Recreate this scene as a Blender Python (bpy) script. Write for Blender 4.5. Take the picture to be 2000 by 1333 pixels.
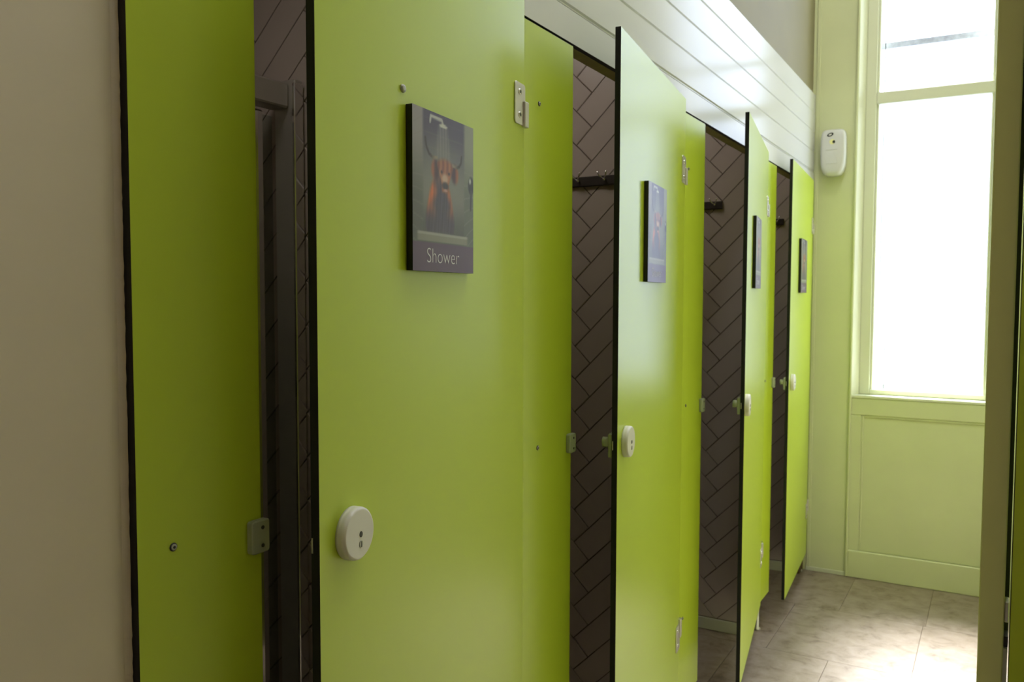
import bpy, bmesh, math, random
from mathutils import Vector, Matrix
random.seed(7)
for o in list(bpy.data.objects):
    bpy.data.objects.remove(o)
SC = bpy.context.scene
COL = SC.collection

# ------------------------------------------------------------------ camera
CAMPOS = (0.844, 0.0, 1.45)
cam_d = bpy.data.cameras.new('camera')
cam = bpy.data.objects.new('camera', cam_d)
COL.objects.link(cam)
cam_d.sensor_width = 36.0
cam_d.sensor_fit = 'HORIZONTAL'
cam_d.lens = 1652.0 / 2000.0 * 36.0
cam_d.clip_start = 0.02
_yaw, _pit, _rol = math.radians(29.84), math.radians(3.107), math.radians(0.14)
fw = Vector((-math.sin(_yaw) * math.cos(_pit), math.cos(_yaw) * math.cos(_pit), -math.sin(_pit)))
rt = Vector((math.cos(_yaw), math.sin(_yaw), 0))
up = rt.cross(fw)
r2 = math.cos(_rol) * rt + math.sin(_rol) * up
u2 = -math.sin(_rol) * rt + math.cos(_rol) * up
m = Matrix((r2, u2, -fw)).transposed().to_4x4()
m.translation = CAMPOS
cam.matrix_world = m
cam_d.dof.use_dof = True
cam_d.dof.focus_distance = 1.25
cam_d.dof.aperture_fstop = 11.0
SC.camera = cam

# ------------------------------------------------------------------ light
SKY = 3.2
w = bpy.data.worlds.new('overcast_sky')
SC.world = w
w.use_nodes = True
bg = w.node_tree.nodes['Background']
bg.inputs[0].default_value = (0.84, 0.945, 1.20, 1)
bg.inputs[1].default_value = SKY
# standard overcast sky: three times as bright overhead as at the horizon
_nt = w.node_tree
_g = _nt.nodes.new('ShaderNodeTexCoord')
_sx = _nt.nodes.new('ShaderNodeSeparateXYZ')
_mr = _nt.nodes.new('ShaderNodeMapRange')
_mr.inputs['From Min'].default_value = 0.0
_mr.inputs['From Max'].default_value = 1.0
_mr.inputs['To Min'].default_value = SKY
_mr.inputs['To Max'].default_value = SKY * 3
_nt.links.new(_g.outputs['Generated'], _sx.inputs[0])
_nt.links.new(_sx.outputs['Z'], _mr.inputs['Value'])
_nt.links.new(_mr.outputs['Result'], bg.inputs[1])
pl = bpy.data.lights.new('window_portal', 'AREA')
pl.shape = 'RECTANGLE'
pl.size = 0.66
pl.size_y = 3.4
pl.cycles.is_portal = True
plo = bpy.data.objects.new('window_portal', pl)
COL.objects.link(plo)
plo.location = (0.54, 4.90, 2.6)
plo.rotation_euler = (math.radians(-90), 0, 0)     # faces -y, into the room

sn = bpy.data.lights.new('hazy_sun', 'SUN')
sn.energy = 40.0
sn.angle = math.radians(33)
sn.color = (1.0, 0.985, 0.97)
sno = bpy.data.objects.new('hazy_sun', sn)
COL.objects.link(sno)
sno.location = (0.5, 8, 8)
SUN_EL, SUN_AZ = math.radians(50), math.radians(17)
sno.rotation_euler = Vector((math.cos(SUN_EL) * math.sin(SUN_AZ), -math.cos(SUN_EL) * math.cos(SUN_AZ), -math.sin(SUN_EL))).to_track_quat('-Z', 'Y').to_euler()

SC.view_settings.view_transform = 'Standard'
SC.view_settings.look = 'None'
SC.view_settings.gamma = 1.0
SC.view_settings.use_curve_mapping = False
SC.view_settings.exposure = 0.12
SC.cycles.use_denoising = True
SC.cycles.max_bounces = 16
SC.cycles.diffuse_bounces = 10
SC.cycles.glossy_bounces = 6
SC.cycles.transparent_max_bounces = 12
SC.cycles.sample_clamp_indirect = 12.0

# ------------------------------------------------------------------ materials
def s2l(c):
    return tuple((v / 12.92 if v <= 0.04045 else ((v + 0.055) / 1.055) ** 2.4) for v in c)

def mat(name, col, rough=0.5, spec=0.5, metal=0.0, var=0.0, vscale=6.0, rvar=0.0, bump=0.0, bscale=60.0, col2=None, coat=0.0):
    mt = bpy.data.materials.new(name)
    mt.use_nodes = True
    nt = mt.node_tree
    b = nt.nodes['Principled BSDF']
    b.inputs['Base Color'].default_value = (*col, 1)
    b.inputs['Roughness'].default_value = rough
    b.inputs['Specular IOR Level'].default_value = spec
    b.inputs['Metallic'].default_value = metal
    if coat:
        b.inputs['Coat Weight'].default_value = coat
        b.inputs['Coat Roughness'].default_value = 0.1
    tc = nt.nodes.new('ShaderNodeTexCoord')
    if var or col2:
        n = nt.nodes.new('ShaderNodeTexNoise')
        n.inputs['Scale'].default_value = vscale
        n.inputs['Detail'].default_value = 5
        nt.links.new(tc.outputs['Object'], n.inputs['Vector'])
        mx = nt.nodes.new('ShaderNodeMix')
        mx.data_type = 'RGBA'
        c2 = col2 or tuple(v * (1 - var) for v in col)
        mx.inputs['A'].default_value = (*c2, 1)
        mx.inputs['B'].default_value = (*(col if col2 else tuple(v * (1 + var * .5) for v in col)), 1)
        rp = nt.nodes.new('ShaderNodeMapRange')
        rp.inputs['From Min'].default_value = 0.32
        rp.inputs['From Max'].default_value = 0.68
        nt.links.new(n.outputs['Fac'], rp.inputs['Value'])
        nt.links.new(rp.outputs['Result'], mx.inputs['Factor'])
        nt.links.new(mx.outputs['Result'], b.inputs['Base Color'])
    if rvar:
        n2 = nt.nodes.new('ShaderNodeTexNoise')
        n2.inputs['Scale'].default_value = 5.0
        n2.inputs['Detail'].default_value = 4
        nt.links.new(tc.outputs['Object'], n2.inputs['Vector'])
        rp2 = nt.nodes.new('ShaderNodeMapRange')
        rp2.inputs['From Min'].default_value = 0.3
        rp2.inputs['From Max'].default_value = 0.7
        rp2.inputs['To Min'].default_value = rough - rvar
        rp2.inputs['To Max'].default_value = rough + rvar
        nt.links.new(n2.outputs['Fac'], rp2.inputs['Value'])
        nt.links.new(rp2.outputs['Result'], b.inputs['Roughness'])
    if bump:
        n3 = nt.nodes.new('ShaderNodeTexNoise')
        n3.inputs['Scale'].default_value = bscale
        n3.inputs['Detail'].default_value = 3
        nt.links.new(tc.outputs['Object'], n3.inputs['Vector'])
        bp = nt.nodes.new('ShaderNodeBump')
        bp.inputs['Strength'].default_value = bump
        bp.inputs['Distance'].default_value = 0.002
        nt.links.new(n3.outputs['Fac'], bp.inputs['Height'])
        nt.links.new(bp.outputs['Normal'], b.inputs['Normal'])
    return mt

M = {}
M['green'] = mat('lime_laminate', (0.475, 0.605, 0.040), 0.29, 0.45)
M['core'] = mat('black_core', (0.008, 0.008, 0.008), 0.45, 0.3)
M['beige'] = mat('beige_paint', (0.70, 0.62, 0.48), 0.55, 0.35, var=0.05, vscale=3, bump=0.05, bscale=40)
M['cream'] = mat('cream_satin_paint', (0.58, 0.61, 0.36), 0.42, 0.4, var=0.04, vscale=4, bump=0.06, bscale=30)
M['white'] = mat('white_gloss_cladding', (0.66, 0.67, 0.69), 0.17, 0.10, bump=0.01, bscale=20)
M['rwall'] = mat('bounce_wall_paint', (0.64, 0.62, 0.44), 0.6, 0.3)  # pale colour picked so the unseen right wall bounces sunlight onto the doors
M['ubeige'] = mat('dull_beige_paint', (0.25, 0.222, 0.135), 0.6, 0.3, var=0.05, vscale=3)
M['postpaint'] = mat('olive_paint', (0.70, 0.74, 0.34), 0.5, 0.3)
M['weathered'] = mat('weathered_white_paint', (0.40, 0.42, 0.50), 0.6, 0.3, var=0.25, vscale=40)
M['winwhite'] = mat('cream_gloss_paint', (0.66, 0.68, 0.52), 0.25, 0.4)
M['ceil'] = mat('ceiling_paint', (0.78, 0.76, 0.70), 0.8, 0.2)
M['tile'] = mat('taupe_tile', (0.47, 0.41, 0.37), 0.28, 0.5, var=0.06, vscale=5, bump=0.02, bscale=30)
M['grout'] = mat('dark_grout', (0.10, 0.065, 0.045), 0.9, 0.1)
M['plast'] = mat('white_plastic', (0.70, 0.68, 0.62), 0.35, 0.5)
M['dplast'] = mat('grey_plastic', (0.42, 0.42, 0.36), 0.4, 0.5)
M['steel'] = mat('satin_steel', (0.62, 0.60, 0.56), 0.38, 0.5, metal=0.75)
M['chrome'] = mat('chrome', (0.75, 0.74, 0.72), 0.12, 0.5, metal=1.0)
M['dark'] = mat('dark_metal', (0.03, 0.03, 0.028), 0.5, 0.4)
M['wood'] = mat('dark_stained_board', (0.035, 0.028, 0.022), 0.5, 0.4, var=0.2, vscale=20)
M['timber'] = mat('timber_batten', (0.55, 0.47, 0.33), 0.7, 0.2, var=0.2, vscale=15)
M['skirt'] = mat('pale_skirting', (0.55, 0.57, 0.42), 0.5, 0.4)
M['yellow'] = mat('pale_yellow_plastic', (0.72, 0.70, 0.30), 0.4, 0.5)
M['black'] = mat('black_plastic', (0.01, 0.01, 0.01), 0.4, 0.4)
M['ink'] = mat('sign_lettering', (0.74, 0.72, 0.76), 0.4, 0.3)
M['keeper'] = mat('pale_nylon', (0.34, 0.37, 0.25), 0.35, 0.5)

def floor_mat():
    mt = mat('travertine_vinyl', (0.56, 0.47, 0.40), 0.42, 0.4, rvar=0.05)
    nt = mt.node_tree
    b = nt.nodes['Principled BSDF']
    geo = nt.nodes.new('ShaderNodeNewGeometry')
    oi = nt.nodes.new('ShaderNodeObjectInfo')
    mp = nt.nodes.new('ShaderNodeMapping')
    mp.inputs['Scale'].default_value = (5.0, 6.0, 3.0)
    nt.links.new(geo.outputs['Position'], mp.inputs['Vector'])
    n = nt.nodes.new('ShaderNodeTexNoise')
    n.noise_dimensions = '4D'
    n.inputs['Scale'].default_value = 2.6
    n.inputs['Detail'].default_value = 8
    n.inputs['Roughness'].default_value = 0.65
    n.inputs['Distortion'].default_value = 0.6
    mul = nt.nodes.new('ShaderNodeMath')
    mul.operation = 'MULTIPLY'
    mul.inputs[1].default_value = 20.0
    nt.links.new(oi.outputs['Random'], mul.inputs[0])
    nt.links.new(mul.outputs[0], n.inputs['W'])
    nt.links.new(mp.outputs['Vector'], n.inputs['Vector'])
    cr = nt.nodes.new('ShaderNodeValToRGB')
    e = cr.color_ramp.elements
    e[0].position = 0.30
    e[0].color = (0.13, 0.094, 0.066, 1)
    e[1].position = 0.66
    e[1].color = (0.33, 0.268, 0.222, 1)
    k = e.new(0.45)
    k.color = (0.255, 0.20, 0.155, 1)
    nt.links.new(n.outputs['Fac'], cr.inputs['Fac'])
    nt.links.new(cr.outputs['Color'], b.inputs['Base Color'])
    return mt
M['floor'] = floor_mat()

def glass_mat(name, tint, refl=0.06, grime=False):
    mt = bpy.data.materials.new(name)
    mt.use_nodes = True
    nt = mt.node_tree
    nt.nodes.clear()
    out = nt.nodes.new('ShaderNodeOutputMaterial')
    tr = nt.nodes.new('ShaderNodeBsdfTransparent')
    tr.inputs[0].default_value = (*tint, 1)
    gl = nt.nodes.new('ShaderNodeBsdfGlossy')
    gl.inputs['Roughness'].default_value = 0.03
    fr = nt.nodes.new('ShaderNodeFresnel')
    fr.inputs['IOR'].default_value = 1.45
    mx = nt.nodes.new('ShaderNodeMixShader')
    gg = nt.nodes.new('ShaderNodeNewGeometry')
    inv = nt.nodes.new('ShaderNodeMath')      # reflect only where light enters the sheet
    inv.operation = 'SUBTRACT'
    inv.inputs[0].default_value = 1.0
    nt.links.new(gg.outputs['Backfacing'], inv.inputs[1])
    mu = nt.nodes.new('ShaderNodeMath')
    mu.operation = 'MULTIPLY'
    nt.links.new(fr.outputs[0], mu.inputs[0])
    nt.links.new(inv.outputs[0], mu.inputs[1])
    nt.links.new(mu.outputs[0], mx.inputs[0])
    nt.links.new(tr.outputs[0], mx.inputs[1])
    nt.links.new(gl.outputs[0], mx.inputs[2])
    last = mx
    if grime:
        # weathered film of dirt on the old pane: blotchy and denser in streaks
        tc = nt.nodes.new('ShaderNodeTexCoord')
        mp = nt.nodes.new('ShaderNodeMapping')
        mp.inputs['Scale'].default_value = (3.0, 1.0, 0.6)
        nt.links.new(tc.outputs['Object'], mp.inputs['Vector'])
        n = nt.nodes.new('ShaderNodeTexNoise')
        n.inputs['Scale'].default_value = 4.0
        n.inputs['Detail'].default_value = 8
        nt.links.new(mp.outputs['Vector'], n.inputs['Vector'])
        rp = nt.nodes.new('ShaderNodeMapRange')
        rp.inputs['From Min'].default_value = 0.55
        rp.inputs['From Max'].default_value = 0.8
        rp.inputs['To Max'].default_value = 0.02
        nt.links.new(n.outputs['Fac'], rp.inputs['Value'])
        df = nt.nodes.new('ShaderNodeBsdfTranslucent')
        df.inputs[0].default_value = (0.7, 0.72, 0.78, 1)
        m2 = nt.nodes.new('ShaderNodeMixShader')
        nt.links.new(rp.outputs['Result'], m2.inputs[0])
        nt.links.new(mx.outputs[0], m2.inputs[1])
        nt.links.new(df.outputs[0], m2.inputs[2])
        last = m2
    nt.links.new(last.outputs[0], out.inputs[0])
    return mt
M['pane'] = glass_mat('window_glass', (0.96, 0.97, 0.98), grime=True)
M['sglass'] = glass_mat('shower_glass', (0.80, 0.84, 0.82))

# ------------------------------------------------------------------ mesh helpers
def box_bm(bm, x0, x1, y0, y1, z0, z1):
    vs = [bm.verts.new(p) for p in ((x0, y0, z0), (x1, y0, z0), (x1, y1, z0), (x0, y1, z0), (x0, y0, z1), (x1, y0, z1), (x1, y1, z1), (x0, y1, z1))]
    fs = [bm.faces.new([vs[i] for i in q]) for q in ((0, 3, 2, 1), (4, 5, 6, 7), (0, 1, 5, 4), (1, 2, 6, 5), (2, 3, 7, 6), (3, 0, 4, 7))]
    return vs, fs

def finish(name, bm, mats, parent=None, smooth=False, loc=None, rot=None):
    me = bpy.data.meshes.new(name)
    bm.normal_update()
    bm.to_mesh(me)
    bm.free()
    if not isinstance(mats, (list, tuple)):
        mats = [mats]
    for k in mats:
        me.materials.append(k)
    if smooth:
        for p in me.polygons:
            p.use_smooth = True
    o = bpy.data.objects.new(name, me)
    COL.objects.link(o)
    if parent:
        o.parent = parent
    if loc:
        o.location = loc
    if rot:
        o.rotation_euler = rot
    return o

def box(name, b, mt, parent=None, bevel=0.0, segs=1):
    bm = bmesh.new()
    box_bm(bm, *b)
    if bevel:
        bmesh.ops.bevel(bm, geom=list(bm.edges), offset=bevel, segments=segs, affect='EDGES', profile=0.5)
    return finish(name, bm, mt, parent)

def boxes(name, bs, mt, parent=None):
    bm = bmesh.new()
    for b in bs:
        box_bm(bm, *b)
    return finish(name, bm, mt, parent)

def board(name, b, axis, parent=None, face=None, edge=None, bevel=0.0007):
    """laminate board: coloured faces along +-axis, black core on its edges"""
    bm = bmesh.new()
    vs, fs = box_bm(bm, *b)
    bmesh.ops.bevel(bm, geom=list(bm.edges), offset=bevel, segments=1, affect='EDGES')
    bm.normal_update()
    for f in bm.faces:
        f.material_index = 0 if abs(f.normal[axis]) > 0.95 else 1
    return finish(name, bm, [face or M['green'], edge or M['core']], parent)

def lathe(name, prof, mt, parent=None, axis='X', n=40, loc=(0, 0, 0), smooth=True, sy=1.0):
    """prof: (radius, height) pairs, revolved round the given axis"""
    bm = bmesh.new()
    rings = []
    for r, h in prof:
        ring = []
        for k in range(n):
            a = 2 * math.pi * k / n
            ca, sa = r * math.cos(a) * sy, r * math.sin(a)
            p = (h, ca, sa) if axis == 'X' else ((ca, h, sa) if axis == 'Y' else (ca, sa, h))
            ring.append(bm.verts.new(p))
        rings.append(ring)
    for a, b in zip(rings, rings[1:]):
        for k in range(n):
            bm.faces.new((a[k], a[(k + 1) % n], b[(k + 1) % n], b[k]))
    bm.faces.new(rings[0][::-1])
    bm.faces.new(rings[-1])
    bmesh.ops.recalc_face_normals(bm, faces=list(bm.faces))
    o = finish(name, bm, mt, parent, loc=loc)
    if smooth:
        for p in o.data.polygons:
            p.use_smooth = len(p.vertices) == 4
    return o

def poly_prism(name, pts, d0, d1, mt, parent=None, axis='X', bevel=0.0):
    """prism of a 2-D outline. axis X: pts=(y,z); axis Y: pts=(x,z); axis Z: pts=(x,y)"""
    bm = bmesh.new()
    def P(p, d):
        return (d, p[0], p[1]) if axis == 'X' else ((p[0], d, p[1]) if axis == 'Y' else (p[0], p[1], d))
    a = [bm.verts.new(P(p, d0)) for p in pts]
    b = [bm.verts.new(P(p, d1)) for p in pts]
    n = len(pts)
    bm.faces.new(a)
    bm.faces.new(b[::-1])
    for k in range(n):
        bm.faces.new((a[k], b[k], b[(k + 1) % n], a[(k + 1) % n]))
    bmesh.ops.recalc_face_normals(bm, faces=list(bm.faces))
    if bevel:
        bmesh.ops.bevel(bm, geom=list(bm.edges), offset=bevel, segments=1, affect='EDGES')
    return finish(name, bm, mt, parent)

def rrect(y0, y1, z0, z1, r, n=5):
    pts = []
    for cy, cz, a0 in ((y1 - r, z1 - r, 0), (y0 + r, z1 - r, 90), (y0 + r, z0 + r, 180), (y1 - r, z0 + r, 270)):
        for k in range(n + 1):
            a = math.radians(a0 + 90 * k / n)
            pts.append((cy + r * math.cos(a), cz + r * math.sin(a)))
    return pts

def tube(name, pts, r, mt, parent=None, n=10):
    bm = bmesh.new()
    rings = []
    P = [Vector(p) for p in pts]
    for i, p in enumerate(P):
        t = ((P[i + 1] if i + 1 < len(P) else p) - (P[i - 1] if i else p)).normalized()
        ref = Vector((0, 0, 1)) if abs(t.z) < 0.9 else Vector((1, 0, 0))
        a = t.cross(ref).normalized()
        b = t.cross(a).normalized()
        rings.append([bm.verts.new(p + r * (math.cos(2 * math.pi * k / n) * a + math.sin(2 * math.pi * k / n) * b)) for k in range(n)])
    for a, b in zip(rings, rings[1:]):
        for k in range(n):
            bm.faces.new((a[k], a[(k + 1) % n], b[(k + 1) % n], b[k]))
    bm.faces.new(rings[0])
    bm.faces.new(rings[-1][::-1])
    bmesh.ops.recalc_face_normals(bm, faces=list(bm.faces))
    return finish(name, bm, mt, parent, smooth=True)

def empty(name, loc=(0, 0, 0), rz=0.0):
    o = bpy.data.objects.new(name, None)
    o.empty_display_size = 0.1
    COL.objects.link(o)
    o.location = loc
    o.rotation_euler = (0, 0, rz)
    return o

def tag(o, label=None, cat=None, group=None, kind=None):
    if label:
        o['label'] = label
    if cat:
        o['category'] = cat
    if group:
        o['group'] = group
    if kind:
        o['kind'] = kind
    return o

def struct(o, label=None, cat=None):
    return tag(o, label, cat, kind='structure')

# ------------------------------------------------------------------ room shell
YF = 4.604          # face of the far wall
XR = 1.10           # right side of the corridor
HC = 4.60           # ceiling
TH = 0.013          # laminate board
DEEP = -1.12        # back of the cubicles
YB = -1.6           # wall behind the camera

# floor: slab with separate vinyl tiles
fl = struct(box('floor', (DEEP - .1, 1.6, YB - .1, YF + .1, -0.10, -0.003), M['grout']), 'mottled brown travertine-look vinyl tile floor', 'floor')
rows = [(4.063, 4.604, [-1.12, -.83, -.47, -.11, .25, .61, .97, 1.10]), (3.483, 4.063, [-1.12, -1.03, -.486, .057, .600, 1.10]),
        (2.94, 3.483, [-1.12, -.78, -.42, -.06, .30, .66, 1.02, 1.10]), (2.36, 2.94, [-1.12, -.486, .057, .600, 1.10]),
        (1.80, 2.36, [-1.12, -.65, -.11, .43, .97, 1.6]), (1.24, 1.80, [-1.12, -.486, .057, .600, 1.14, 1.6]),
        (0.68, 1.24, [-1.12, -.65, -.11, .43, .97, 1.6]), (0.12, 0.68, [-1.12, -.486, .057, .600, 1.14, 1.6]),
        (-.44, 0.12, [-1.12, -.65, -.11, .43, .97, 1.6]), (-1.0, -.44, [-1.12, -.486, .057, .600, 1.14, 1.6]), (-1.6, -1.0, [-1.12, -.65, -.11, .43, .97, 1.6])]
for y0, y1, xs in rows:
    for x0, x1 in zip(xs, xs[1:]):
        g = 0.0009
        box('floor_tile', (x0 + g, x1 - g, y0 + g, y1 - g, -0.003, 0.0), M['floor'], fl)

struct(box('ceiling', (DEEP - .1, 1.6, YB - .1, YF + .3, HC, HC + .1), M['ceil']), 'flat pale ceiling high above the corridor', 'ceiling')
struct(box('wall_left', (-.20, -TH, YB, 0.603, 0, HC), M['beige']), 'beige painted wall at the left beside the first green panel', 'wall')
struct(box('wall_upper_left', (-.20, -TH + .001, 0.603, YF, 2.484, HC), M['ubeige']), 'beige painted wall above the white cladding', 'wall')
struct(box('wall_back', (-.20, 1.6, YB - .12, YB, 0, HC), M['beige']), 'beige wall behind the viewer', 'wall')
struct(box('wall_right', (XR, XR + .1, 1.043, YF, 0, HC), M['rwall']), 'unseen wall on the right of the corridor, pale to bounce light', 'wall')
struct(box('wall_entry_right', (1.5, 1.6, YB, 1.043, 0, HC), M['beige']), 'beige wall right of the entrance', 'wall')
struct(box('wall_cubicle_back', (DEEP - .1, DEEP, 0.45, YF, 0, 2.45), M['tile']), 'tiled wall at the back of the shower cubicles', 'wall')
struct(box('ceiling_cubicles', (DEEP, -.06, 0.45, YF, 2.42, 2.47), M['ceil']), 'low ceiling over the shower cubicles', 'ceiling')


# unseen fill lamps added over the corridor to lift its brightness
FILL_LAMP = 21.0
M['lamp'] = bpy.data.materials.new('fill_lamp_diffuser')
M['lamp'].use_nodes = True
_b = M['lamp'].node_tree.nodes['Principled BSDF']
_b.inputs['Base Color'].default_value = (.8, .8, .8, 1)
_b.inputs['Emission Color'].default_value = (.96, .98, 1.0, 1)
_b.inputs['Emission Strength'].default_value = FILL_LAMP
for _y, _l in ((1.8, 'added flat square fill lamp, unseen, over the middle of the corridor'), (2.9, 'added flat square fill lamp, unseen, towards the window')):
    _e = empty('added_ceiling_lamp', (.60, _y, HC))
    tag(_e, _l, 'lamp', 'added fill lamps over the corridor')
    boxes('fill_lamp_frame', [(-.31, -.29, -.31, .31, -.03, 0), (.29, .31, -.31, .31, -.03, 0), (-.29, .29, -.31, -.29, -.03, 0), (-.29, .29, .29, .31, -.03, 0)], M['plast'], _e)
    box('fill_diffuser', (-.29, .29, -.29, .29, -.024, -.004), M['lamp'], _e)

# unseen fill lamps added in the cubicle ceilings to lighten the tiles
def fill_lamp_mat(name, st):
    mt = M['lamp'].copy()
    mt.name = name
    mt.node_tree.nodes['Principled BSDF'].inputs['Emission Strength'].default_value = st
    mt.node_tree.nodes['Principled BSDF'].inputs['Emission Color'].default_value = (1.0, .90, .80, 1)
    return mt
for _y, _st, _l in ((1.08, 8.0, 'added unseen fill lamp inside the nearest cubicle'), (2.10, 14.0, 'added unseen fill lamp inside the second cubicle'),
                    (3.10, 14.0, 'added unseen fill lamp inside the third cubicle'), (4.05, 14.0, 'added unseen fill lamp inside the last cubicle')):
    _e = empty('added_cubicle_lamp', (-.50, _y, 2.42))
    tag(_e, _l, 'lamp', 'added fill lamps in the cubicles')
    boxes('fill_lamp_frame', [(-.11, -.10, -.11, .11, -.012, 0), (.10, .11, -.11, .11, -.012, 0), (-.10, .10, -.11, -.10, -.012, 0), (-.10, .10, .10, .11, -.012, 0)], M['plast'], _e)
    box('fill_diffuser', (-.10, .10, -.10, .10, -.009, -.001), fill_lamp_mat('cubicle_fill_diffuser', _st), _e)

# far wall with window opening
WX0, WX1, WZ0, WZ1 = 0.235, 0.850, 0.945, 4.20
WG0, WG1 = 0.205, 0.880
struct(boxes('wall_far', [(DEEP, WG0, YF, YF + .26, 0, HC), (WG1, XR + .5, YF, YF + .26, 0, HC), (WG0, WG1, YF + .03, YF + .26, 0, .93), (WG0, WG1, YF, YF + .26, WZ1 + .03, HC)], M['cream']),
       'cream painted end wall with the tall window', 'wall')
win = struct(empty('window_1', (.54, YF + .06, WZ0)), 'tall bright window with a white frame in the end wall', 'window')
def wchild(o):
    o.parent = win
    o.matrix_parent_inverse = Matrix.Translation(-Vector((.54, YF + .06, WZ0)))
    return o
# splayed side linings, sill and head
wchild(poly_prism('reveal_lining', [(WG0, YF), (WX0, YF + .055), (WX0, YF + .26), (WG0, YF + .26)], WZ0, WZ1 + .03, M['winwhite'], axis='Z'))
wchild(poly_prism('reveal_lining', [(WG1, YF), (WG1, YF + .26), (WX1, YF + .26), (WX1, YF + .055)], WZ0, WZ1 + .03, M['winwhite'], axis='Z'))
wchild(box('window_sill', (WG0, WG1, YF - .004, YF + .26, .930, WZ0), M['winwhite'], bevel=.003))
fy0, fy1 = YF + .055, YF + .10
SL, SR = 0.297, 0.792
wchild(box('frame_stile', (WX0, SL - .012, fy0, fy1, WZ0, WZ1), M['winwhite'], bevel=.003))
wchild(box('frame_stile', (SR + .012, WX1, fy0, fy1, WZ0, WZ1), M['winwhite'], bevel=.003))
wchild(box('glazing_bead', (SL - .012, SL, fy0 + .012, fy1, WZ0, WZ1), M['winwhite'], bevel=.003))
wchild(box('glazing_bead', (SR, SR + .012, fy0 + .012, fy1, WZ0, WZ1), M['winwhite'], bevel=.003))
wchild(box('frame_rail', (SL - .012, SR + .012, fy0, fy1, WZ0, .972), M['winwhite'], bevel=.003))
wchild(box('frame_rail', (SL - .012, SR + .012, fy0, fy1, WZ1 - .05, WZ1), M['winwhite'], bevel=.003))
tb = wchild(box('transom_bar', (SL - .012, SR + .012, fy0 - .004, fy1, 2.415, 2.474), M['winwhite'], bevel=.004))
wchild(box('glass_pane', (SL, SR, fy0 + .024, fy0 + .028, .972, 2.415), M['pane']))
wchild(box('glass_pane', (SL, SR, fy0 + .024, fy0 + .028, 2.474, WZ1 - .05), M['pane']))
# outer sash of the old window behind the inner glazing
osb = [(.302, .308, 4.80, 4.812, 1.55, WZ1), (.334, .339, 4.80, 4.81, .945, 1.25), (WX0, WX1, 4.80, 4.815, 2.722, 2.752), (WX0, WX1, 4.80, 4.812, .945, .988)]
for b in osb:
    wchild(box('outer_sash_bar', b, M['weathered'], bevel=.001))

# joinery round and below the window
tw = struct(box('trim_1', (.196, WG0 + .004, YF - .014, YF, 0, WZ1 + .1), M['cream'], bevel=.004), 'slim upright architrave edge left of the window', 'trim')
struct(box('trim_2', (WG1 - .004, WG1 + .03, YF - .014, YF, 0, WZ1 + .1), M['cream'], bevel=.004), 'slim upright architrave edge right of the window', 'trim')
ap = struct(empty('trim_3', (.54, YF, .14)), 'recessed cream panel framed by rails below the window sill', 'trim')
def apc(o):
    o.parent = ap
    o.matrix_parent_inverse = Matrix.Translation(-Vector((.54, YF, .14)))
    return o
apc(box('panel_field', (.26, .83, YF + .012, YF + .03, .14, .93), M['cream']))
apc(box('panel_rail', (WG0, WG1, YF, YF + .03, .842, .93), M['cream'], bevel=.004))
apc(box('panel_stile', (WG0, .258, YF, YF + .03, .14, .842), M['cream'], bevel=.004))
apc(box('panel_stile', (.83, WG1, YF, YF + .03, .14, .842), M['cream'], bevel=.004))
apc(box('panel_moulding', (.258, .268, YF + .004, YF + .014, .14, .842), M['cream'], bevel=.003))
apc(box('panel_moulding', (.268, .82, YF + .004, YF + .014, .832, .842), M['cream'], bevel=.003))
apc(box('panel_moulding', (.82, .83, YF + .004, YF + .014, .14, .842), M['cream'], bevel=.003))
struct(box('baseboard_far', (WG0 + .004, WG1 - .004, YF - .012, YF + .005, 0, .142), M['cream'], bevel=.004), 'deep cream baseboard under the window panel', 'baseboard')
struct(box('baseboard_far_corner', (.0, .196, YF - .006, YF, 0, .022), M['skirt'], bevel=.002), 'low worn floor edging in the far corner beside the last door', 'baseboard')
struct(box('trim_4', (.004, .022, YF - .005, YF, 0, HC), M['cream'], bevel=.002), 'narrow painted upright strip in the far corner', 'trim')

# ------------------------------------------------------------------ cubicle partitions with herringbone tiles
def clip(poly, x0, x1, z0, z1):
    def cut(pl, ax, v, sgn):
        out = []
        for i in range(len(pl)):
            a, b = pl[i], pl[(i + 1) % len(pl)]
            da, db = sgn * (a[ax] - v), sgn * (b[ax] - v)
            if da >= 0:
                out.append(a)
            if (da > 0 > db) or (da < 0 < db):
                t = da / (da - db)
                out.append(tuple(a[k] + t * (b[k] - a[k]) for k in (0, 1)))
        return out
    for ax, v, s in ((0, x0, 1), (0, x1, -1), (1, z0, 1), (1, z1, -1)):
        if len(poly) >= 3:
            poly = cut(poly, ax, v, s)
    return poly

def tile_mesh(pts, mesh=None):
    """tile: pts=(x,z) outline, front towards -y, chamfered rim"""
    n = len(pts)
    cx = sum(p[0] for p in pts) / n
    cz = sum(p[1] for p in pts) / n
    bm = bmesh.new()
    back = [bm.verts.new((p[0], 0.0, p[1])) for p in pts]
    mid = [bm.verts.new((p[0], -0.0045, p[1])) for p in pts]
    fr = []
    for p in pts:
        d = math.hypot(p[0] - cx, p[1] - cz) or 1
        k = max(0.0, 1 - 0.0022 / d)
        fr.append(bm.verts.new((cx + (p[0] - cx) * k, -0.006, cz + (p[1] - cz) * k)))
    for k in range(n):
        j = (k + 1) % n
        bm.faces.new((back[k], back[j], mid[j], mid[k]))
        bm.faces.new((mid[k], mid[j], fr[j], fr[k]))
    bm.faces.new(fr)
    bmesh.ops.recalc_face_normals(bm, faces=list(bm.faces))
    me = bpy.data.meshes.new('wall_tile')
    bm.to_mesh(me)
    bm.free()
    me.materials.append(M['tile'])
    return me

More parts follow.
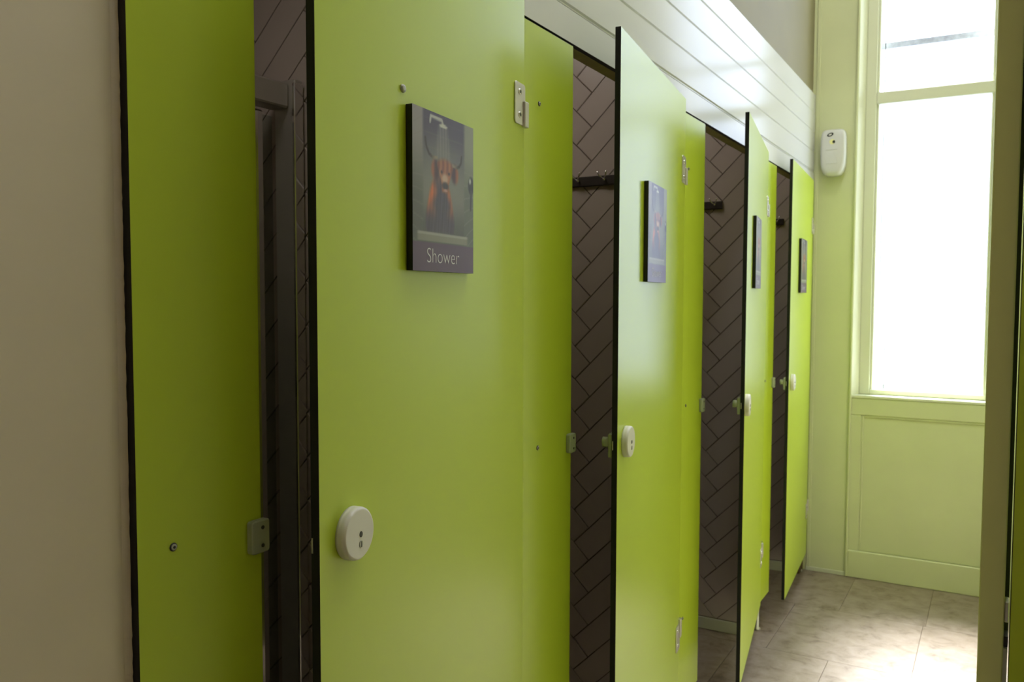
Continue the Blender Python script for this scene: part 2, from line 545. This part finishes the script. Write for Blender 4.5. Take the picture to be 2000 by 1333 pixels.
TW, TN, GR = 0.0795, 4, 0.0026
def herringbone(parent, y, x0, x1, z0, z1, ox, oz, org):
    """ox, oz: where a tile corner sits; tiles run at 45 degrees"""
    c = math.sqrt(.5)
    shared = {}
    for k in range(-60, 60):
        for mth in range(-8, 9):
            a, b = k + TN * mth, k - TN * mth
            for kind in (0, 1):
                if kind == 0:
                    r = (a, a + TN, b, b + 1)
                else:
                    r = (a + TN, a + TN + 1, b - TN + 1, b + 1)
                g = GR / TW / 2
                q = [(r[0] + g, r[2] + g), (r[1] - g, r[2] + g), (r[1] - g, r[3] - g), (r[0] + g, r[3] - g)]
                P = [(ox + TW * c * (u - v), oz + TW * c * (u + v)) for u, v in q]
                if max(p[0] for p in P) < x0 or min(p[0] for p in P) > x1 or max(p[1] for p in P) < z0 or min(p[1] for p in P) > z1:
                    continue
                Q = clip(P, x0, x1, z0, z1)
                if len(Q) < 3:
                    continue
                ar = abs(sum(Q[i][0] * Q[(i + 1) % len(Q)][1] - Q[(i + 1) % len(Q)][0] * Q[i][1] for i in range(len(Q)))) / 2
                if ar < 2e-5:
                    continue
                cx = sum(p[0] for p in P) / 4
                cz = sum(p[1] for p in P) / 4
                full = len(Q) == 4 and all(abs(Q[i][j] - P[i][j]) < 1e-9 for i in range(4) for j in (0, 1))
                if full:
                    if kind not in shared:
                        shared[kind] = tile_mesh([(p[0] - cx, p[1] - cz) for p in P])
                    me = shared[kind]
                else:
                    me = tile_mesh([(p[0] - cx, p[1] - cz) for p in Q])
                o = bpy.data.objects.new('wall_tile', me)
                COL.objects.link(o)
                o.parent = parent
                o.location = (cx - org[0], y - org[1], cz - org[2])

# face of each partition seen from the corridor, and a tile corner on it
PART = [(1.615, -.851, 2.105, 'grey herringbone tiled partition behind the nearest green door'),
        (2.600, -.341, 1.670, 'grey herringbone tiled partition behind the second green door'),
        (3.560, -.175, 1.736, 'grey herringbone tiled partition behind the third green door'),
        (4.515, -.200, 1.640, 'grey herringbone tiled wall behind the last green door')]
for i, (y, ox, oz, lb) in enumerate(PART):
    y1 = y + (.075 if i < 3 else .089)
    bm = bmesh.new()
    box_bm(bm, DEEP, -.062 if i < 3 else -TH - .001, y, y1, 0, 2.42)
    bm.transform(Matrix.Translation((.6, -y, 0)))
    p = finish('wall_partition', bm, M['grout'], loc=(-.6, y, 0))
    struct(p, lb, 'wall')
    herringbone(p, y, DEEP + .002, -.064 if i < 3 else -.016, .055, 2.415, ox, oz, (-.6, y, 0))
    o = box('skirting', (DEEP + .002 + .6, -.064 + .6, -.010, 0, 0, .052), M['skirt'], p, bevel=.003)
# thin closing wall on the near side of the first cubicle
struct(box('wall_cubicle_near', (DEEP, -.20, 0.45, 0.55, 0, 2.42), M['tile']), 'near side wall inside the first shower cubicle', 'wall')

# ------------------------------------------------------------------ fascia and cladding above the cubicles
hd = empty('door_header', (0, 2.6, 2.01))
tag(hd, 'white header board with a black lower edge running over all the green doors', 'header')
def hc(o, p=None):
    o.parent = hd
    o.matrix_parent_inverse = Matrix.Translation(-Vector((0, 2.6, 2.01)))
    return o
bm = bmesh.new()
box_bm(bm, -TH, 0, .605, YF, 2.013, 2.086)
bmesh.ops.bevel(bm, geom=list(bm.edges), offset=.0008, segments=1, affect='EDGES')
bm.normal_update()
for f in bm.faces:
    f.material_index = 1 if f.normal.z < -.5 else 0
hc(finish('fascia_board', bm, [M['white'], M['core']]))
hc(box('timber_batten', (-.048, -TH, .605, YF, 2.013, 2.086), M['timber']))
cl = empty('wall_cladding', (0, 2.6, 2.09))
tag(cl, 'glossy white plank cladding band above the doors', 'cladding')
for k, (z0, z1) in enumerate(((2.089, 2.188), (2.188, 2.288), (2.288, 2.384), (2.384, 2.482))):
    pr = [(-TH, z0 + .0005), (-.0035, z0 + .0005), (-.0035, z0 + .004), (0, z0 + .0075), (0, z1 - .001), (-.001, z1 - .0004), (-TH, z1 - .0004)]
    o = poly_prism('cladding_plank', pr, .605, YF - .0005, M['white'], axis='Y')
    o.parent = cl
    o.matrix_parent_inverse = Matrix.Translation(-Vector((0, 2.6, 2.09)))

# ------------------------------------------------------------------ front panels (pilasters)
def dome(parent, x, y, z, r=.0052, name='screw'):
    s = lathe(name, [(r, 0), (r, .0008), (r * .8, .0014), (r * .45, .0014)], M['dark'], parent, 'X', 16, (x, y, z))
    lathe('head_ring', [(r * .78, .0), (r * .74, .0020), (r * .5, .0021)], M['dplast'], s, 'X', 16, (0, 0, 0))
    lathe('socket', [(r * .36, .0), (r * .36, .0026)], M['black'], s, 'X', 6, (0, 0, 0), False)
    return s

def pilaster(y0, y1, z0, z1, screws, keep, label):
    yc = (y0 + y1) / 2
    r = empty('cubicle_pilaster', (0, yc, 0))
    tag(r, label, 'panel', 'front panels of the shower cubicles')
    board('panel', (-TH, 0, y0 - yc, y1 - yc, z0, z1), 0, r)
    for (sy, sz) in screws:
        dome(r, 0.0, sy - yc, sz)
    if keep:
        k = poly_prism('lock_keeper', rrect(y1 - yc - .026, y1 - yc - .001 + .006, keep - .022, keep + .022, .004, 3), 0.0, .011, M['keeper'], r, 'X', .0015)
        for dz in (-.012, .012):
            lathe('screw', [(.0026, 0.0), (.0026, .0118)], M['dark'], k, 'X', 10, (0, y1 - yc - .008, keep + dz), False)
    # adjustable foot under the panel
    f = lathe('support_leg', [(.016, 0.0), (.016, .006), (.009, .010), (.009, z0 + .001)], M['steel'], r, 'Z', 16, (-TH - .012, 0.0, 0))
    box('foot_bracket', (-.010, .010, -.014, .014, z0 - .004, z0 + .05), M['steel'], f)
    return r
P1 = pilaster(.612, .800, .15, 2.009, [(.661, 1.149), (.661, 1.846), (.661, .42)], 1.131, 'dark lime green panel at far left against the beige wall')
P2 = pilaster(1.497, 1.745, .15, 2.009, [(1.583, 1.850), (1.582, 1.124), (1.582, .42)], 1.112, 'lime green panel between the first and second doors')
P3 = pilaster(2.497, 2.736, .15, 2.009, [(2.570, 1.843), (2.572, 1.103), (2.57, .42)], 1.088, 'lime green panel between the second and third doors')
P4 = pilaster(3.556, 3.765, .14, 2.009, [(3.62, 1.84), (3.622, 1.09), (3.62, .40)], 1.072, 'narrow lime green panel between the third and last doors')
P5 = pilaster(4.534, YF - .001, .12, 2.009, [], None, 'thin sliver of green panel in the far corner beside the last door')
# ragged paint and sealant where the beige wall meets the first panel
bm = bmesh.new()
prev = None
zz = 0.15
while zz < 2.0:
    xe = -TH + .0015 + random.random() * .0014
    a = bm.verts.new((-TH - .003, .6113, zz))
    b = bm.verts.new((xe, .6113, zz))
    c2 = bm.verts.new((-TH + .0004, .602, zz))
    if prev:
        bm.faces.new((prev[0], prev[1], b, a))
        bm.faces.new((prev[1], prev[2], c2, b))
    prev = (a, b, c2)
    zz += random.uniform(.004, .012)
sl = finish('paint_edge', bm, M['beige'], P1)
sl.location = (0, -.706, 0)

# ------------------------------------------------------------------ doors
SW, SH = 0.208, 0.248
def sign_meshes():
    """the printed picture: shower stall, tray, long-haired cow under the shower head, purple band"""
    nx, nz = 104, 124
    def mixc(a, b, t):
        t = max(0.0, min(1.0, t))
        return tuple(a[i] + (b[i] - a[i]) * t for i in range(3))
    def sm(e0, e1, x):
        t = max(0.0, min(1.0, (x - e0) / (e1 - e0)))
        return t * t * (3 - 2 * t)
    def seg(u, v, pts):
        d = 9
        for (x0, y0), (x1, y1) in zip(pts, pts[1:]):
            vx, vy = x1 - x0, (y1 - y0) * 1.19
            wx, wy = u - x0, (v - y0) * 1.19
            t = max(0, min(1, (wx * vx + wy * vy) / (vx * vx + vy * vy + 1e-9)))
            d = min(d, math.hypot(wx - t * vx, wy - t * vy))
        return d
    def ell(u, v, cx, cy, rx, ry, soft=.25):
        d = math.hypot((u - cx) / rx, (v - cy) / ry)
        return 1 - sm(1 - soft, 1 + soft, d)
    def fract(x):
        return x - math.floor(x)
    def col(u, v):
        if v < .185:
            return (.345, .25, .365)
        c = mixc((.47, .465, .44), (.275, .235, .355), sm(.52, .92, v))
        c = mixc(c, (.33, .33, .31), 1 - sm(.25, .5, v))
        # side walls catch the light
        lw = 1 - sm(.13, .18, u)
        c = mixc(c, mixc((.36, .36, .34), (.60, .58, .58), sm(.45, .9, v)), lw * .9)
        rw = sm(.80, .86, u)
        c = mixc(c, mixc((.38, .40, .36), (.58, .60, .52), sm(.5, .85, v)), rw * .9)
        # tile joints on the walls
        if lw > .5:
            k = fract((v + (u - .15) * (v - .55) * -1.2) * 11)
            c = mixc(c, (.52, .50, .48), .35 * (1 - sm(.0, .10, abs(k - .5))))
        if rw > .5:
            k = fract((v + (u - .83) * (v - .62) * 1.6) * 11)
            c = mixc(c, (.55, .56, .52), .45 * (1 - sm(.0, .10, abs(k - .5))))
        if .18 < u < .8:
            c = mixc(c, (.46, .46, .42), .25 * (1 - sm(.0, .06, abs(fract(v * 11) - .5))))
        # water falling
        wdt = .085 + (.93 - v) * .26
        if .66 < v < .93:
            t = 1 - sm(wdt * .6, wdt * 1.15, abs(u - .47))
            st = .72 + .28 * math.sin(u * 140 + 2 * math.sin(v * 6))
            c = mixc(c, (.66, .66, .63), .5 * t * st * sm(.66, .76, v))
        # shower arm and head
        d = seg(u, v, [(.265, .935), (.275, .972), (.45, .968), (.47, .945)])
        c = mixc(c, (.72, .72, .72), 1 - sm(.007, .018, d))
        c = mixc(c, (.80, .80, .78), ell(u, v, .475, .934, .066, .012))
        # soft glow of steam behind the animal
        c = mixc(c, (.52, .54, .48), .45 * ell(u, v, .47, .66, .34, .20, .8))
        # body
        hair = .05 * math.sin(u * 120 + 3 * math.sin(v * 9)) + .03 * math.sin(u * 67 - v * 21)
        bt = ell(u, v, .425, .34, .20 + .03 * sm(.5, .3, v), .29, .10) * sm(.235, .265, v)
        side = sm(.06, .17, abs(u - .45) + .02 * math.sin(v * 40))
        bc = mixc((.27, .225, .30), (.80, .41, .20), side * sm(.30, .50, v))
        bc = mixc(bc, (.50, .30, .22), .5 * sm(.50, .60, v))
        bc = tuple(max(0, q * (1 + 1.6 * hair)) for q in bc)
        c = mixc(c, bc, bt)
        # ears
        for ex, sd in ((.345, -1), (.665, 1)):
            t = ell(u, v, ex, .655 - .05 * abs(u - .5), .062, .062, .35)
            c = mixc(c, mixc((.64, .36, .26), (.27, .14, .19), sm(-.25, .25, (ex - u) * sd * 9 + .15)), t)
        # head narrowing to the muzzle, fringe over the brow
        hw = .055 + .075 * sm(.54, .70, v)
        t = (1 - sm(hw * .85, hw * 1.15, abs(u - .505))) * sm(.50, .53, v) * (1 - sm(.705, .745, v + .35 * (u - .505) ** 2 * 4))
        fr = .5 + .5 * math.sin(u * 88 + 2.2 * math.sin(v * 16))
        hc_ = mixc((.70, .45, .33), (.50, .27, .22), fr * sm(.58, .66, v))
        hc_ = mixc(hc_, (.62, .36, .25), 1 - sm(.55, .62, v))
        c = mixc(c, hc_, t)
        c = mixc(c, (.80, .66, .56), ell(u, v, .50, .602, .050, .030, .5))
        c = mixc(c, (.17, .12, .15), ell(u, v, .505, .556, .052, .024, .4))
        c = mixc(c, (.74, .54, .50), ell(u, v, .51, .527, .032, .009, .5))
        c = mixc(c, (.20, .12, .13), ell(u, v, .445, .640, .016, .011, .6))
        c = mixc(c, (.20, .12, .13), ell(u, v, .568, .640, .016, .011, .6))
        # horns
        d = seg(u, v, [(.190, .825), (.205, .775), (.245, .735), (.30, .718), (.37, .722)])
        c = mixc(c, mixc((.19, .16, .17), (.58, .53, .45), sm(.24, .36, u)), 1 - sm(.006, .018, d))
        d = seg(u, v, [(.785, .775), (.775, .735), (.745, .708), (.70, .695), (.63, .702)])
        c = mixc(c, mixc((.58, .53, .45), (.19, .16, .17), sm(.64, .75, u)), 1 - sm(.006, .018, d))
        # water veil in front
        c = mixc(c, (.55, .53, .56), .16 * (.5 + .5 * math.sin(u * 190)) * ell(u, v, .45, .45, .24, .35, .5))
        # mixer valve on the right wall
        c = mixc(c, (.14, .14, .16), ell(u, v, .955, .60, .05, .06, .2))
        c = mixc(c, (.75, .75, .75), ell(u, v, .94, .63, .018, .02, .5))
        c = mixc(c, (.22, .22, .24), 1 - sm(.012, .02, seg(u, v, [(.96, .56), (.95, .44)])))
        # tray
        if v < .255:
            tt = sm(.185, .19, v) * (1 - sm(.238, .25, v)) * sm(.05, .09, u) * (1 - sm(.86, .92, u))
            c = mixc(c, mixc((.52, .52, .47), (.70, .69, .66), sm(.225, .24, v)), tt)
        return c
    verts, faces, cols = [], [], []
    for j in range(nz + 1):
        for i in range(nx + 1):
            u, v = i / nx, j / nz
            # u runs left to right as read from the corridor: +y is to the right
            verts.append((0.0, (u - .5) * SW, (v - .5) * SH))
            cols.append(s2l(col(u, v)))
    for j in range(nz):
        for i in range(nx):
            a = j * (nx + 1) + i
            faces.append((a, a + 1, a + nx + 2, a + nx + 1))
    me = bpy.data.meshes.new('printed_picture')
    me.from_pydata(verts, [], faces)
    at = me.color_attributes.new('print', 'FLOAT_COLOR', 'POINT')
    for k, c in enumerate(cols):
        at.data[k].color = (*c, 1)
    mt = mat('sign_print', (1, 1, 1), 0.30, 0.25)
    an = mt.node_tree.nodes.new('ShaderNodeAttribute')
    an.attribute_name = 'print'
    mt.node_tree.links.new(an.outputs['Color'], mt.node_tree.nodes['Principled BSDF'].inputs['Base Color'])
    me.materials.append(mt)
    # lettering
    fc = bpy.data.curves.new('lettering', 'FONT')
    fc.body = 'Shower'
    fc.size = 0.040
    fc.offset = -0.0007
    fc.align_x = 'CENTER'
    fc.align_y = 'CENTER'
    fo = bpy.data.objects.new('lettering_src', fc)
    COL.objects.link(fo)
    bpy.context.view_layer.update()
    tm = bpy.data.meshes.new_from_object(fo.evaluated_get(bpy.context.evaluated_depsgraph_get()))
    bpy.data.objects.remove(fo)
    xs = [v.co.x for v in tm.vertices]
    zs = [v.co.y for v in tm.vertices]
    sx = 0.110 / (max(xs) - min(xs))
    sz = 0.0225 / (max(zs) - min(zs))
    for v in tm.vertices:
        v.co = Vector((0, v.co.x * sx, v.co.y * sz))
    tm.materials.clear()
    tm.materials.append(M['ink'])
    tm.name = 'lettering'
    return me, tm
SIGN, LETTER = sign_meshes()

def mesh_obj(name, me, parent, loc):
    o = bpy.data.objects.new(name, me)
    COL.objects.link(o)
    o.parent = parent
    o.location = loc
    return o

def door(hy, wd, ang, z0, z1, sgn, lock, hz, label, plug=None):
    r = empty('cubicle_door', (.008, hy, 0), math.radians(ang))
    tag(r, label, 'door', 'shower cubicle doors')
    f = TH / 2
    board('door_leaf', (-f, f, -wd, 0, z0, z1), 0, r)
    # sign: printed board with black edges
    (sy, sz) = sgn
    s = board('sign', (f + .0005, f + .0115, -sy - SW / 2, -sy + SW / 2, sz - SH / 2, sz + SH / 2), 0, r, M['black'], M['black'], .0006)
    s['label'] = 'printed sign of a shaggy cow under a shower reading Shower'
    mesh_obj('printed_picture', SIGN, s, (f + .0117, -sy, sz))
    mesh_obj('lettering', LETTER, s, (f + .0120, -sy - .006, sz - SH / 2 + .0235))
    # round lock cover outside
    (ly, lz) = lock
    R = .0365
    lc = lathe('lock_cover', [(R, 0), (R, .004), (R * .985, .0055), (R, .007), (R, .0105), (R * .975, .0135), (R * .94, .0148), (R * .90, .0152), (R * .88, .0152), (R * .2, .0152)], M['plast'], r, 'X', 48, (f, -ly, lz))
    lathe('keyhole', [(.0042, 0.0), (.0042, .0160)], M['black'], lc, 'X', 14, (0, .002, -.001), False, .8)
    a = lathe('indicator_screw', [(.0050, 0.0), (.0050, .0161)], M['dplast'], lc, 'X', 16, (0, .002, -.0145), False, .8)
    b = box('screw_slot', (.0158, .0164, .0012, .0028, -.0185, -.0105), M['black'], lc)
    # inside lock body with thumb turn
    if ang == 6.63:
        wd -= .07
    il = box('inner_lock', (-f - .011, -f, -wd + .006, -wd + .040, lz - .030, lz + .026), M['keeper'], r, .003)
    bt = lathe('thumb_turn', [(.012, 0.0), (.012, .012), (.010, .016)], M['keeper'], il, 'X', 16, (-f - .026, -wd + .020, lz + .004))
    box('bolt', (-.005, -.003, (-wd - .07 if ang == 6.63 else -wd) - .0012, -wd + .010, lz - .010, lz + .010), M['steel'], r)
    # hinges
    for (za, zb, flip) in hz:
        pts = rrect(-.052, -.001, za, zb, .007, 4)
        h = poly_prism('hinge', pts, f, f + .0028, M['steel'], r, 'X', .0006)
        h['label'] = 'pale steel hinge plate with two screws'
        zc = (za + zb) / 2
        for q in (-.5, .5):
            sc = lathe('screw', [(.0065, 0.0), (.0062, .0042), (.0045, .0050)], M['chrome'], h, 'X', 18, (f, -.030, zc + q * (zb - za) * .55))
            lathe('socket', [(.0027, 0.0), (.0027, .0054)], M['black'], h, 'X', 8, (f, -.030, zc + q * (zb - za) * .55), False)
        kz0, kz1 = (za - .002, zc + .008) if not flip else (zc - .004, zb + .014)
        kn = box('knuckle', (f - .002, f + .0075, -.012, .008, kz0, kz1), M['steel'], h, .002, 2)
    if plug:
        p = lathe('hole_plug', [(.0062, 0.0), (.0058, .0022), (.003, .0034)], M['dplast'], r, 'X', 12, (f, -plug[0], plug[1]), True, 1.2)
    return r

HZ1 = [(1.785, 1.866, False), (.356, .436, True)]
door(1.492, .688, 6.63, .15, 2.040, (.361, 1.611), (.617, 1.125), HZ1, 'nearest lime green door, ajar, with the largest clearly readable cow sign', (.473, 1.756))
door(2.492, .743, 7.42, .15, 2.040, (.412, 1.608), (.674, 1.111), HZ1, 'second lime green door from the camera, ajar, with pale sheen round its sign')
door(3.551, .811, 8.82, .15, 2.037, (.520, 1.600), (.780, 1.091), [(1.775, 1.855, False), (.32, .40, True)], 'third lime green door, ajar, its cow sign seen nearly edge-on')
door(4.529, .760, 3.93, .11, 2.036, (.411, 1.588), (.680, 1.068), [(1.765, 1.845, False), (.30, .38, True)], 'last lime green door beside the window wall, only slightly open')

# ------------------------------------------------------------------ coat hook rails in the cubicles
def hook_rail(y, x0, x1, z, label):
    r = empty('coat_hook_rail', ((x0 + x1) / 2, y, z))
    tag(r, label, 'coat hooks', 'coat hook rails in the cubicles')
    h = (x1 - x0) / 2
    box('rail_board', (-h, h, -.018, -.006, -.020, .012), M['wood'], r, .002)
    n = max(2, round((x1 - x0) / .085))
    for k in range(n):
        x = -h + .03 + k * ((2 * h - .06) / (n - 1))
        tube('hook', [(x - .016, -.050, .022), (x - .011, -.045, .008), (x, -.034, -.001), (x + .011, -.045, .008), (x + .016, -.050, .022)], .0024, M['chrome'], r, 8)
        tube('hook_stem', [(x, -.018, -.004), (x, -.034, -.001)], .004, M['chrome'], r, 8)
hook_rail(2.600, -.60, -.16, 1.832, 'dark coat hook rail seen inside the second cubicle')
hook_rail(3.560, -.55, -.172, 1.835, 'dark coat hook rail seen inside the third cubicle')
hook_rail(4.515, -.50, -.125, 1.835, 'dark coat hook rail end seen inside the last cubicle')

# ------------------------------------------------------------------ shower screen in the first cubicle
ss = empty('shower_screen', (-.72, 1.1, 0))
tag(ss, 'chrome framed glass shower screen inside the nearest cubicle', 'shower screen')
def sc_(o):
    o.parent = ss
    o.matrix_parent_inverse = Matrix.Translation(-Vector((-.72, 1.1, 0)))
    return o
YS = 1.606
sc_(box('wall_post', (-.755, -.685, YS - .028, YS, .06, 1.985), M['steel'], bevel=.003))
sc_(box('post_bead', (-.690, -.680, YS - .034, YS - .002, .06, 1.975), M['chrome'], bevel=.002))
sc_(box('top_rail', (-.765, -.705, .56, YS - .028, 1.915, 1.975), M['steel'], bevel=.004))
sc_(box('bottom_rail', (-.765, -.705, .56, YS - .028, .06, .10), M['chrome'], bevel=.003))
sc_(box('door_stile', (-.745, -.722, YS - .120, YS - .095, .10, 1.90), M['chrome'], bevel=.005))
sc_(box('door_stile', (-.775, -.757, YS - .165, YS - .140, .10, 1.90), M['chrome'], bevel=.005))
sc_(box('glass_panel', (-.738, -.732, YS - .60, YS - .120, .10, 1.90), M['sglass']))
sc_(box('glass_panel', (-.770, -.764, YS - .142, YS - .028, .10, 1.90), M['sglass']))
for yy in (YS - .175, YS - .235):
    sc_(box('roller_bracket', (-.722, -.706, yy - .014, yy + .014, 1.845, 1.905), M['plast'], bevel=.003))
    sc_(lathe('roller', [(.011, -.703), (.011, -.722)], M['dark'], axis='X', n=18, loc=(0, yy, 1.855)))
sc_(lathe('screw_cap', [(.004, -.684), (.003, -.681)], M['plast'], axis='X', n=12, loc=(0, YS - .02, 1.955)))
st = box('shower_tray', (DEEP + .002, -.68, .56, YS - .002, .0, .06), M['plast'], bevel=.01, segs=2)
tag(st, 'pale shower tray under the glass screen in the nearest cubicle', 'shower tray')

# ------------------------------------------------------------------ air freshener on the end wall
af = empty('air_freshener', (.099, YF, 2.056))
tag(af, 'white rounded air freshener dispenser high on the end wall', 'air freshener')
def af_body():
    bm = bmesh.new()
    W, Hh, Dp = .124, .236, .072
    rings = []
    N = 44
    for t, sc, dz in ((0, .985, 0), (.12, 1.0, 0), (.55, 1.0, 0), (.80, .965, 0), (.93, .89, .002), (1.0, .76, .004)):
        ring = []
        for k in range(N):
            a = 2 * math.pi * k / N
            ca, sa = math.cos(a), math.sin(a)
            e = 0.34 if sa > 0 else 0.46
            x = math.copysign(abs(ca) ** e, ca) * W / 2
            z = math.copysign(abs(sa) ** e, sa) * Hh / 2
            if z < 0:
                x *= 1 - .16 * (abs(z) / (Hh / 2)) ** 2.2
            else:
                x *= 1 - .03 * (z / (Hh / 2)) ** 2
            # front face leans back towards the top
            lean = Dp * t * (1 - .12 * (z / Hh + .5))
            ring.append(bm.verts.new((x * sc, -lean, Hh / 2 + z * (1 - (1 - sc) * .55) + dz)))
        rings.append(ring)
    for a, b in zip(rings, rings[1:]):
        for k in range(N):
            bm.faces.new((a[k], a[(k + 1) % N], b[(k + 1) % N], b[k]))
    bm.faces.new(rings[-1])
    bm.faces.new(rings[0][::-1])
    bmesh.ops.recalc_face_normals(bm, faces=list(bm.faces))
    o = finish('housing', bm, M['plast_gloss'], af, smooth=True)
    return o
M['plast_gloss'] = mat('white_gloss_plastic', (0.58, 0.58, 0.55), 0.18, 0.5)
af_body()
def slant(z):
    return -.072 * (1 - .12 * z / .236) - .0012
def oval(name, cx, cz, rx, rz, tilt, mt, d=.003):
    bm = bmesh.new()
    f, b = [], []
    for k in range(24):
        a = 2 * math.pi * k / 24
        x, z = rx * math.cos(a), rz * math.sin(a)
        X = cx + x * math.cos(tilt) - z * math.sin(tilt)
        Z = cz + x * math.sin(tilt) + z * math.cos(tilt)
        f.append(bm.verts.new((X, slant(Z), Z)))
        b.append(bm.verts.new((X, slant(Z) + d, Z)))
    bm.faces.new(f)
    for k in range(24):
        bm.faces.new((f[k], b[k], b[(k + 1) % 24], f[(k + 1) % 24]))
    bmesh.ops.recalc_face_normals(bm, faces=list(bm.faces))
    return finish(name, bm, mt, af)
oval('logo_badge', -.012, .206, .016, .0085, .35, M['black'])
o = oval('logo_mark', -.012, .206, .008, .0035, .35, M['plast'])
o.location = (0, -.0006, 0)
oval('nozzle_ring', -.002, .170, .013, .013, 0, M['yellow'])
o = oval('nozzle', .006, .169, .0065, .0075, 0, M['black'])
o.location = (0, -.0012, 0)
o = box('seam_line', (-.032, .022, slant(.13) - .0004, slant(.13) + .003, .129, .131), M['dplast'], af)
pts = [(-.030, .060), (.026, .060), (.020, .085), (.006, .116), (-.008, .116), (-.024, .085)]
bm = bmesh.new()
f = [bm.verts.new((x, slant(z) - .0012, z)) for x, z in pts]
b = [bm.verts.new((x, slant(z) + .004, z)) for x, z in pts]
bm.faces.new(f)
for k in range(len(pts)):
    bm.faces.new((f[k], b[k], b[(k + 1) % len(pts)], f[(k + 1) % len(pts)]))
bmesh.ops.recalc_face_normals(bm, faces=list(bm.faces))
finish('embossed_panel', bm, M['plast_gloss'], af)

# ------------------------------------------------------------------ post and panel at the right edge
po = empty('door_post', (.848, 1.08, 0))
tag(po, 'shadowed olive green door post at the right edge', 'post')
box('post', (-.0125, .012, -.030, .030, 0, 2.6), M['postpaint'], po, .0012)
box('stop_strip', (.012, .0165, -.004, .030, 0, 2.6), M['core'], po)
k = box('latch_keep', (.012, .0165, -.029, -.010, 1.095, 1.118), M['steel'], po, .001)
box('latch_hole', (.012, .0162, -.029, -.010, 1.068, 1.080), M['black'], po)
box('edge_strip', (.012, .0160, -.0285, -.010, 0.05, 1.066), M['dplast'], po)
rp = empty('cubicle_side_panel', (1.18, 1.05, 0))
tag(rp, 'dark green panel cut off by the right edge of the picture', 'panel')
board('panel', (-.3150, .32, -.013, 0, .0, 2.6), 1, rp)
